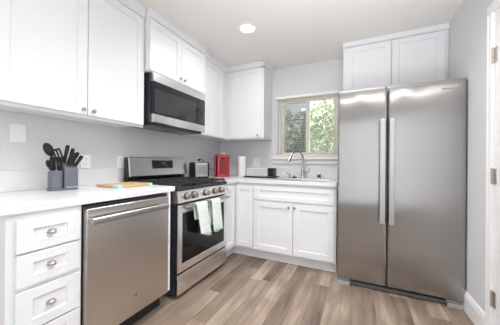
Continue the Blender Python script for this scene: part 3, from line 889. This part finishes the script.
bm = bm_new(); add_prism(bm, [(1.500, .930), (1.524, .930), (1.524, .962), (1.500, .962)], 1, 2.9935, 3.003)
obj('vent_slot', bm, 'black_plastic', ag)

# ------------------------------------------------------------------ refrigerator
FX0, FX1, FY, FS = 1.790, 2.701, 2.2975, 2.186
fr = thing('refrigerator', 'tall stainless side-by-side refrigerator against the right wall', 'refrigerator', (2.245, 2.7, 0))
obj('cabinet', box(FX0+.004, FY+.078, .022, FX1-.004, YB-.012, 1.745), 'dark_grey', fr, bevel=.004)
def fridge_door(x0, x1):
    bm = bm_new(); z0, z1 = .066, 1.762; nz, nx = 34, 10
    def yy(x, z):
        top = max(0, (z-(z1-.03))/.03); y = .003*top**2
        e_ = min(x-x0, x1-x); y += .006*max(0, 1-e_/.012)**2
        b_ = max(0, 1-(z-z0)/.02)
        ripple = .0045*(sin(x*21+.6)+.5*sin(x*37+1))*max(0, z-1.52)   # slight pressing ripple of the sheet near the top
        return FY + y + .004*b_**2 + ripple
    zs = [z0 + (z1-.16-z0)*i/14 for i in range(15)] + [z1-.16+.16*i/18 for i in range(1, 19)]
    xs = [x0, x0+.004, x0+.012] + [x0+.012+(x1-x0-.024)*i/28 for i in range(1, 28)] + [x1-.012, x1-.004, x1]
    grid = [[bm.verts.new((x, yy(x, z), z)) for x in xs] for z in zs]
    back = [[bm.verts.new((x, FY+.072, z)) for x in xs] for z in zs]
    nx, nz = len(xs), len(zs)
    for j in range(nz-1):
        for i in range(nx-1):
            bm.faces.new([grid[j][i], grid[j][i+1], grid[j+1][i+1], grid[j+1][i]])
            bm.faces.new([back[j][i], back[j+1][i], back[j+1][i+1], back[j][i+1]])
        for i in (0, nx-1):
            bm.faces.new([grid[j][i], grid[j+1][i], back[j+1][i], back[j][i]])
    for j in (0, nz-1):
        for i in range(nx-1): bm.faces.new([grid[j][i], grid[j][i+1], back[j][i+1], back[j][i]])
    return obj('door', bm, 'fridge_steel', fr, smooth=True)
d1 = fridge_door(FX0, FS-.006); d2 = fridge_door(FS+.006, FX1)
def fridge_handle(par, x0, x1):
    bm = bm_new(); z0, z1 = .600, 1.482
    add_prism(bm, [(x0, FY-.058), (x1, FY-.058), (x1, FY-.036), (x0, FY-.036)], 2, z0, z1)
    for z in (z0, z1-.05): add_box(bm, x0+.008, FY-.0365, z, x1-.008, FY-.0005, z+.05)
    obj('handle', bm, 'bright_steel', par, bevel=.004)
fridge_handle(d1, 2.126, 2.168); fridge_handle(d2, 2.194, 2.233)
obj('maker_lettering', text_bm('Whirlpool', face('y', FY+.0002), 2.549, 1.684, 0, .0172, .0012), 'ink', d2)
bm = bm_new(); add_box(bm, FX0+.105, FY+.040, .008, FX1-.100, FY+.075, .034)
for k in range(40): add_box(bm, FX0+.115+k*.0170, FY+.037, .012, FX0+.126+k*.0170, FY+.041, .030)
obj('base_grille', bm, 'grille_grey', fr)
obj('base_recess', box(FX0+.01, FY+.065, .020, FX1-.01, FY+.0775, .0655), 'gap', fr)
for x0, x1 in ((FX0+.002, FX0+.108), (FX1-.106, FX1-.002)):
    bm = bm_new(); add_prism(bm, [(FY+.004, .0005), (FY+.074, .0005), (FY+.074, .050), (FY+.035, .050), (FY+.032, .031), (FY+.006, .028)], 0, x0, x1)
    obj('foot_cover', bm, 'grey_plastic', fr, bevel=.002)
for x0 in (FX0+.03, FX1-.11):
    obj('hinge_cover', box(x0, FY+.085, 1.7455, x0+.08, FY+.16, 1.768), 'grey_plastic', fr, bevel=.004)

# ------------------------------------------------------------------ wall plates
def plate_x(y0, y1, z0, z1, label, kind):
    t = thing('outlet' if kind else 'wall_plate', label, 'outlet' if kind else 'wall plate', (.0, (y0+y1)/2, (z0+z1)/2), group='white wall plates')
    off = .0005 if z0 > 1.05 else .0203
    if kind == 1: off = .0005
    obj('cover_plate', box(off, y0, z0, off+.007, y1, z1), 'plate', t, bevel=.003)
    fills(t, lambda u, v, w: (off+.007+w, u, v), (y0+y1)/2, (z0+z1)/2, kind)
def fills(t, fm, u, v, kind):
    if kind:
        for s in (-.0205, .0205):
            bm = bm_new()
            p = [fm(u+.0165*cos(a), v+s+.0155*max(-.82, min(.82, sin(a))), 0) for a in [2*pi*k/20 for k in range(20)]]
            q = [fm(u+.0165*cos(a), v+s+.0155*max(-.82, min(.82, sin(a))), .002) for a in [2*pi*k/20 for k in range(20)]]
            vp = [bm.verts.new(x) for x in p]; vq = [bm.verts.new(x) for x in q]
            bm.faces.new(vp); bm.faces.new(vq)
            for k in range(20): bm.faces.new([vp[k], vp[(k+1) % 20], vq[(k+1) % 20], vq[k]])
            soc = obj('socket', bm, 'plate', t)
            bm = bm_new()
            for du in (-.0065, .0065):
                a = fm(u+du-.0013, v+s-.001, .0018); b = fm(u+du+.0013, v+s+.008, .0024); add_box(bm, *a, *b)
            a = fm(u-.002, v+s-.010, .0018); b = fm(u+.002, v+s-.006, .0024); add_box(bm, *a, *b)
            obj('slots', bm, 'slot', soc)
    else:
        for dv in (-.042, .042):
            bm = bm_new(); a = fm(u-.003, v+dv-.003, -.0005); b = fm(u+.003, v+dv+.003, .0008); add_box(bm, *a, *b)
            obj('screw', bm, 'plate', t)
plate_x(.686, .766, 1.222, 1.340, 'blank white wall plate on the left wall above the knife block', 0)
plate_x(1.096, 1.170, 1.047, 1.157, 'white double outlet on the left wall just right of the knife block', 1)
plate_x(1.402, 1.472, 1.047, 1.157, 'white double outlet on the left wall beside the range backguard', 1)
plate_x(2.520, 2.592, 1.060, 1.172, 'white outlet with a black plug above the toaster', 1)
t = thing('outlet', 'white double outlet on the back wall behind the dish rack', 'outlet', (.624, YB, 1.117), group='white wall plates')
obj('cover_plate', box(.575, YB-.0075, 1.052, .676, YB-.0005, 1.176), 'plate', t, bevel=.003)
fills(t, lambda u, v, w: (u, YB-.0075-w, v), .6255, 1.114, 1)

# ------------------------------------------------------------------ knife block with knives and utensils
kb = thing('knife_block', 'slate grey plastic knife and utensil block on the left countertop', 'knife block', (.16, .865, ZT), radians(0))
bm = bm_new()
def rounded(x0, x1, y0, y1, r, n=6):
    p = []
    for cx_, cy_, a0 in ((x1-r, y1-r, 0), (x0+r, y1-r, pi/2), (x0+r, y0+r, pi), (x1-r, y0+r, 3*pi/2)):
        for k in range(n+1): a = a0 + pi/2*k/n; p.append((cx_+r*cos(a), cy_+r*sin(a)))
    return p
add_prism(bm, rounded(.142, .238, .805, .965, .03), 2, ZT+.0005, ZT+.014)
obj('base', bm, 'slate', kb, bevel=.003)
bm = bm_new(); add_prism(bm, rounded(.146, .230, .810, .882, .030, 8), 2, ZT+.014, 1.040)
obj('utensil_cup', bm, 'slate', kb, bevel=.004)
bm = bm_new(); add_prism(bm, [(.146, ZT+.014), (.233, ZT+.014), (.233, 1.055), (.146, 1.100)], 1, .8825, .960)
obj('knife_slot_body', bm, 'slate', kb, bevel=.006)
obj('maker_lettering', text_bm('FARBERWARE', face('x', .2332), .893, .9305, .0, .0072), 'white_ink', kb)
block_set = [kb]
def handle_knife(name, label, base, d, L, w, grp, cat='knife'):
    base = Vector(base); d = Vector(d).normalized()
    t = thing(name, label, cat, base, group=grp); block_set.append(t)
    bm = bm_new()
    add_tube(bm, [base+d*.004, base+d*.015, base+d*L*.45, base+d*L*.85, base+d*L*.97, base+d*L], [w*.8, w, w*.88, w*1.12, w*.95, w*.4], 10, flat=.72)
    obj('handle', bm, 'black_plastic', t, smooth=True)
    bm = bm_new(); add_tube(bm, [base+d*.0005, base+d*.006], w*.55, 8)
    obj('bolster', bm, 'nickel', t)
for k in range(4):
    handle_knife('steak_knife', ['black handled steak knife in the front row of the block, farthest left', 'black handled steak knife second from the left in the front row', 'black handled steak knife third from the left in the front row', 'black handled steak knife in the front row beside the tall knife slots'][k],
                 (.206, .822+k*.0163, 1.0410), (.03, -.03, 1), .092, .0083, 'steak knives in the block')
def ztop(x): return 1.0555 + .5172*(.233-x)
big = [((.212, .943), (.004, .041, .076), .088, 'black handled paring knife at the low right edge of the block'),
       ((.192, .929), (.004, .036, .086), .098, 'black handled utility knife second from the right in the block'),
       ((.212, .9095), (.004, .033, .094), .102, 'black handled knife in the front group of the block, leaning right beside the steak knives'),
       ((.172, .919), (.004, .026, .105), .110, 'tall black handled knife in the back group, leaning over the shorter ones'),
       ((.165, .897), (.004, .020, .122), .126, 'tallest black handled knife at the back of the block')]
big = [((x, y, ztop(x)+.0008), d, L, lab) for (x, y), d, L, lab in big]
for b_, d_, L_, lab in big: handle_knife('kitchen_knife', lab, b_, d_, L_, .0122, 'larger knives in the block')
# utensils
sp = thing('serving_spoon', 'large black serving spoon standing in the utensil block, leaning left', 'spoon', (.170, .835, 1.041))
bm = bm_new()
rows = []
ctr = Vector((.168, .815, 1.180)); up = Vector((.0, -.40, 1)).normalized(); sd_ = Vector((0.25, 1, .40)).normalized(); nn = up.cross(sd_)
for j in range(9):
    a = -pi/2 + pi*j/8; rows.append([bm.verts.new(ctr + up*.046*sin(a) + sd_*.026*cos(a)*math.cos(pi*i/8) + nn*(-.012)*cos(a)*math.sin(pi*i/8)) for i in range(9)])
for a, b in zip(rows, rows[1:]):
    for i in range(8):
        try: bm.faces.new([a[i], a[i+1], b[i+1], b[i]])
        except ValueError: pass
bmesh.ops.remove_doubles(bm, verts=bm.verts[:], dist=1e-5)
o = obj('bowl', bm, 'black_plastic', sp, smooth=True)
s = o.modifiers.new('thick', 'SOLIDIFY'); s.thickness = .003
bm = bm_new(); add_tube(bm, [Vector((.170, .840, 1.0408)), ctr-up*.042], [.006, .0075], 8); obj('handle', bm, 'black_plastic', sp, smooth=True)
tn = thing('slotted_turner', 'black slotted turner standing in the utensil block beside the spoon', 'spatula', (.178, .868, 1.041))
bm = bm_new()
ctr = Vector((.180, .866, 1.138)); up = Vector((.0, -.35, 1)).normalized(); sd_ = Vector((.35, 1, .35)).normalized(); nn = up.cross(sd_).normalized()
def slab_pts(u0, u1, v0, v1):
    vs = []
    for w in (-.0015, .0015):
        for u, v in ((u0, v0), (u1, v0), (u1, v1), (u0, v1)): vs.append(bm.verts.new(ctr + sd_*u + up*v + nn*w))
    for f in ((0, 1, 2, 3), (7, 6, 5, 4), (0, 1, 5, 4), (1, 2, 6, 5), (2, 3, 7, 6), (3, 0, 4, 7)): bm.faces.new([vs[i] for i in f])
for u0 in (-.024, -.007, .010): slab_pts(u0, u0+.011, -.025, .040)
slab_pts(-.024, .021, -.040, -.024); slab_pts(-.024, .021, .039, .052)
obj('blade', bm, 'black_plastic', tn)
bm = bm_new(); add_tube(bm, [Vector((.178, .870, 1.0408)), ctr-up*.037], [.006, .007], 8); obj('handle', bm, 'black_plastic', tn, smooth=True)
lad = thing('ladle', 'black rounded ladle head low at the left side of the utensil block', 'ladle', (.190, .826, 1.041))
bm = bm_new(); add_lathe(bm, [(.006, .0), (.018, .012), (.021, .030), (.018, .046), (0, .052)], (.186, .812, 1.062), (0, -.1, 1), 14, .6, .6); obj('head', bm, 'black_plastic', lad, smooth=True)
bm = bm_new(); add_tube(bm, [(.190, .826, 1.0408), (.186, .812, 1.066)], .006, 8); obj('handle', bm, 'black_plastic', lad)

block_set += [sp, tn, lad]
piv = Vector((.19, .885, 0)); rot = Matrix.Rotation(radians(-12), 3, 'Z')
for o in block_set:
    o.location = piv + rot @ (o.location - piv); o.rotation_euler.z = radians(-12)

# ------------------------------------------------------------------ cutting board
cbd = thing('cutting_board', 'bamboo cutting board with mint corners on the left countertop', 'cutting board', (.285, 1.26, ZT))
bm = bm_new(); add_prism(bm, rounded(.158, .425, 1.118, 1.412, .012, 4), 2, ZT+.0025, ZT+.0175)
obj('board', bm, 'bamboo', cbd, bevel=.002)
for cx_, cy_, sx_, sy_ in ((.425, 1.118, -1, 1), (.425, 1.412, -1, -1)):
    bm = bm_new(); a, b = cx_-sx_*.003, cy_-sy_*.003
    add_prism(bm, [(a, b), (a+sx_*.070, b), (a+sx_*.060, b+sy_*.020), (a+sx_*.020, b+sy_*.030), (a, b+sy_*.036)], 2, ZT+.0006, ZT+.0195)
    obj('corner_grip', bm, 'mint', cbd, bevel=.003)

# ------------------------------------------------------------------ toaster
to = thing('toaster', 'stainless two-slice toaster with black ends beside the range', 'toaster', (.172, 2.370, ZT), radians(-24))
ty0, ty1, tx0, tx1 = -.106, .106, -.062, .062
def toast_prof(i, zt): return [(tx0+i, .018), (tx1-i, .018), (tx1-i, zt-.028), (tx1-i-.008, zt-.010), (tx1-i-.026, zt), (tx0+i+.026, zt), (tx0+i+.008, zt-.010), (tx0+i, zt-.028)]
bm = bm_new(); add_prism(bm, toast_prof(0, .190), 1, ty0+.022, ty1-.022); obj('shell', bm, 'range_steel', to, bevel=.002, smooth=True, local=True)
for a, b in ((ty0, ty0+.0215), (ty1-.0215, ty1)):
    bm = bm_new(); add_prism(bm, toast_prof(-.002, .192), 1, a, b); obj('end_cap', bm, 'black_plastic', to, bevel=.004, local=True)
def rounded(x0, x1, y0, y1, r, n=6):
    p = []
    for cx_, cy_, a0 in ((x1-r, y1-r, 0), (x0+r, y1-r, pi/2), (x0+r, y0+r, pi), (x1-r, y0+r, 3*pi/2)):
        for k in range(n+1): a = a0 + pi/2*k/n; p.append((cx_+r*cos(a), cy_+r*sin(a)))
    return p
bm = bm_new(); add_prism(bm, rounded(tx0+.003, tx1-.003, ty0+.002, ty1-.002, .01, 3), 2, .0005, .0175); obj('base', bm, 'black_plastic', to, local=True)
for xx in (-.025, .025): obj('slot', box(xx-.012, ty0+.045, .1902, xx+.012, ty1-.045, .1915), 'gap', to, local=True)
obj('lever', box(-.013, ty0-.014, .116, .013, ty0-.0005, .131), 'black_plastic', to, bevel=.003, local=True)
pc = thing('plug_cord', 'black plug and cord on the outlet above the toaster', 'cord', (.02, 2.556, 1.14))
bm = bm_new(); add_box(bm, .0096, 2.541, 1.125, .035, 2.572, 1.152); obj('plug', bm, 'black_plastic', pc, bevel=.004)
bm = bm_new(); add_tube(bm, [(.033, 2.556, 1.138), (.05, 2.575, 1.150), (.055, 2.605, 1.135), (.045, 2.63, 1.08), (.035, 2.64, 1.0), (.03, 2.64, ZT+.006), (.06, 2.60, ZT+.006), (.09, 2.56, ZT+.006)], .004, 8); obj('cord', bm, 'wire', pc, smooth=True)

# ------------------------------------------------------------------ coffee maker
cm = thing('coffee_maker', 'glossy red single-serve coffee maker in the counter corner', 'coffee maker', (.285, 2.715, ZT), radians(38))
# local: front = -y, width x
Hh = .306
bm = bm_new(); add_prism(bm, rounded(-.082, .095, -.105, .105, .024, 6), 2, .0005, .022); obj('drip_base', bm, 'red', cm, local=True, bevel=.004, smooth=True)
bm = bm_new(); add_prism(bm, rounded(-.080, .093, -.080, .105, .026, 6), 2, .0225, Hh-.060); obj('body', bm, 'red', cm, local=True, smooth=True)
bm = bm_new(); add_prism(bm, rounded(-.082, .095, -.108, .105, .032, 7), 2, Hh-.0595, Hh-.012); obj('brew_head', bm, 'red', cm, local=True, bevel=.012, seg=4, smooth=True)
bm = bm_new(); add_prism(bm, rounded(-.108, -.0825, -.075, .10, .011, 4), 2, .004, Hh-.022); obj('water_tank', bm, 'dark_red', cm, local=True, bevel=.004, smooth=True)
bm = bm_new(); add_prism(bm, [(-.048, .040), (.062, .040), (.062, .215), (.040, .238), (-.026, .238), (-.048, .215)], 1, -.0835, -.0805); obj('front_panel', bm, 'dark_red', cm, local=True, bevel=.001)
bm = bm_new(); add_lathe(bm, [(.018, 0), (.022, .005), (.022, .016)], (.007, -.090, Hh-.0760), (0, 0, 1), 18); obj('nozzle', bm, 'dark_red', cm, local=True, smooth=True)
bm = bm_new(); pp = [(-.060, .03, Hh-.010), (-.058, -.045, Hh-.003), (-.040, -.085, Hh+.002), (.007, -.098, Hh+.004), (.054, -.085, Hh+.002), (.072, -.045, Hh-.003), (.074, .03, Hh-.010)]
add_tube(bm, pp, .009, 10, flat=.7); obj('handle', bm, 'bright_steel', cm, local=True, smooth=True)
bm = bm_new(); add_prism(bm, rounded(-.048, .062, -.078, .08, .03, 6), 2, Hh-.0118, Hh-.002); obj('lid', bm, 'red', cm, local=True, bevel=.003, smooth=True)
cc_ = thing('power_cord', 'thin dark cord behind the coffee maker against the backsplash', 'cord', (.03, 2.70, ZT))
bm = bm_new(); add_tube(bm, [(.028, 2.655, 1.035), (.027, 2.72, 1.028), (.027, 2.80, 1.02), (.03, 2.86, 1.0)], .0045, 8); cord = obj('cord', bm, 'wire', cc_, smooth=True)

# ------------------------------------------------------------------ paper towel roll
pt = thing('paper_towel_roll', 'white paper towel roll standing between coffee maker and dish rack', 'paper towel', (.463, 2.955, ZT))
bm = bm_new(); c = (.463, 2.955, ZT)
add_lathe(bm, [(.019, .006), (.057, .006), (.058, .010), (.058, .276), (.057, .280), (.019, .280), (.019, .006)], c, (0, 0, 1), 30); obj('roll', bm, 'paper', pt, smooth=True)
bm = bm_new(); add_lathe(bm, [(.062, .0005), (.062, .004), (.058, .0055), (0, .0055)], c, (0, 0, 1), 30); obj('holder_base', bm, 'plate', pt, smooth=True)
bm = bm_new(); add_lathe(bm, [(.006, .0057), (.006, .278), (.005, .281), (0, .2815)], c, (0, 0, 1), 14); obj('holder_rod', bm, 'plate', pt, smooth=True)

# ------------------------------------------------------------------ dish rack
RX0, RX1, RKY0, RKY1 = .620, .905, 2.77, 2.99
rk = thing('dish_rack', 'wire dish rack on a black tray with a black cutlery cup, left of the sink', 'dish rack', (.77, 2.88, ZT))
bm = bm_new()
add_prism(bm, rounded(RX0-.03, RX1+.10, RKY0-.02, RKY1+.02, .02, 5), 2, ZT+.0005, ZT+.008)
for a in ((RX0-.03, RKY0-.02, RX1+.10, RKY0-.012), (RX0-.03, RKY1+.012, RX1+.10, RKY1+.02), (RX0-.03, RKY0-.02, RX0-.022, RKY1+.02), (RX1+.092, RKY0-.02, RX1+.10, RKY1+.02)):
    add_box(bm, a[0], a[1], ZT+.007, a[2], a[3], ZT+.017)
obj('drip_tray', bm, 'black_plastic', rk, bevel=.002)
bm = bm_new()
zr = ZT+.115
rim = [(x, y, zr) for x, y in rounded(RX0, RX1, RKY0, RKY1, .02, 4)]; add_tube(bm, rim+rim[:1], .0028, 6)
rim2 = [(x, y, ZT+.022) for x, y in rounded(RX0+.01, RX1-.01, RKY0+.01, RKY1-.01, .02, 4)]; add_tube(bm, rim2+rim2[:1], .0022, 6)
for k in range(9):
    x = RX0+.02+(RX1-RX0-.04)*k/8
    add_tube(bm, [(x, RKY0, zr), (x, RKY0+.01, ZT+.022), (x, RKY1-.01, ZT+.022), (x, RKY1, zr)], .0014, 5)
for k in range(7):
    y = RKY0+.02+(RKY1-RKY0-.04)*k/6
    add_tube(bm, [(RX0, y, zr), (RX0+.01, y, ZT+.022)], .0014, 5); add_tube(bm, [(RX1, y, zr), (RX1-.01, y, ZT+.022)], .0014, 5)
for x in (RX0+.03, RX1-.03):
    for y in (RKY0+.015, RKY1-.015): add_tube(bm, [(x, y, ZT+.022), (x, y, ZT+.0085)], .003, 6)
obj('wire_basket', bm, 'plate', rk, smooth=True)
bm = bm_new(); p0 = rounded(RX1-.012, RX1+.060, RKY0+.03, RKY0+.15, .012, 4)
add_prism(bm, rounded(RX1+.0055, RX1+.085, RKY0+.02, RKY0+.15, .012, 4), 2, ZT+.022, ZT+.125)
obj('cutlery_cup', bm, 'black_plastic', rk, bevel=.003)
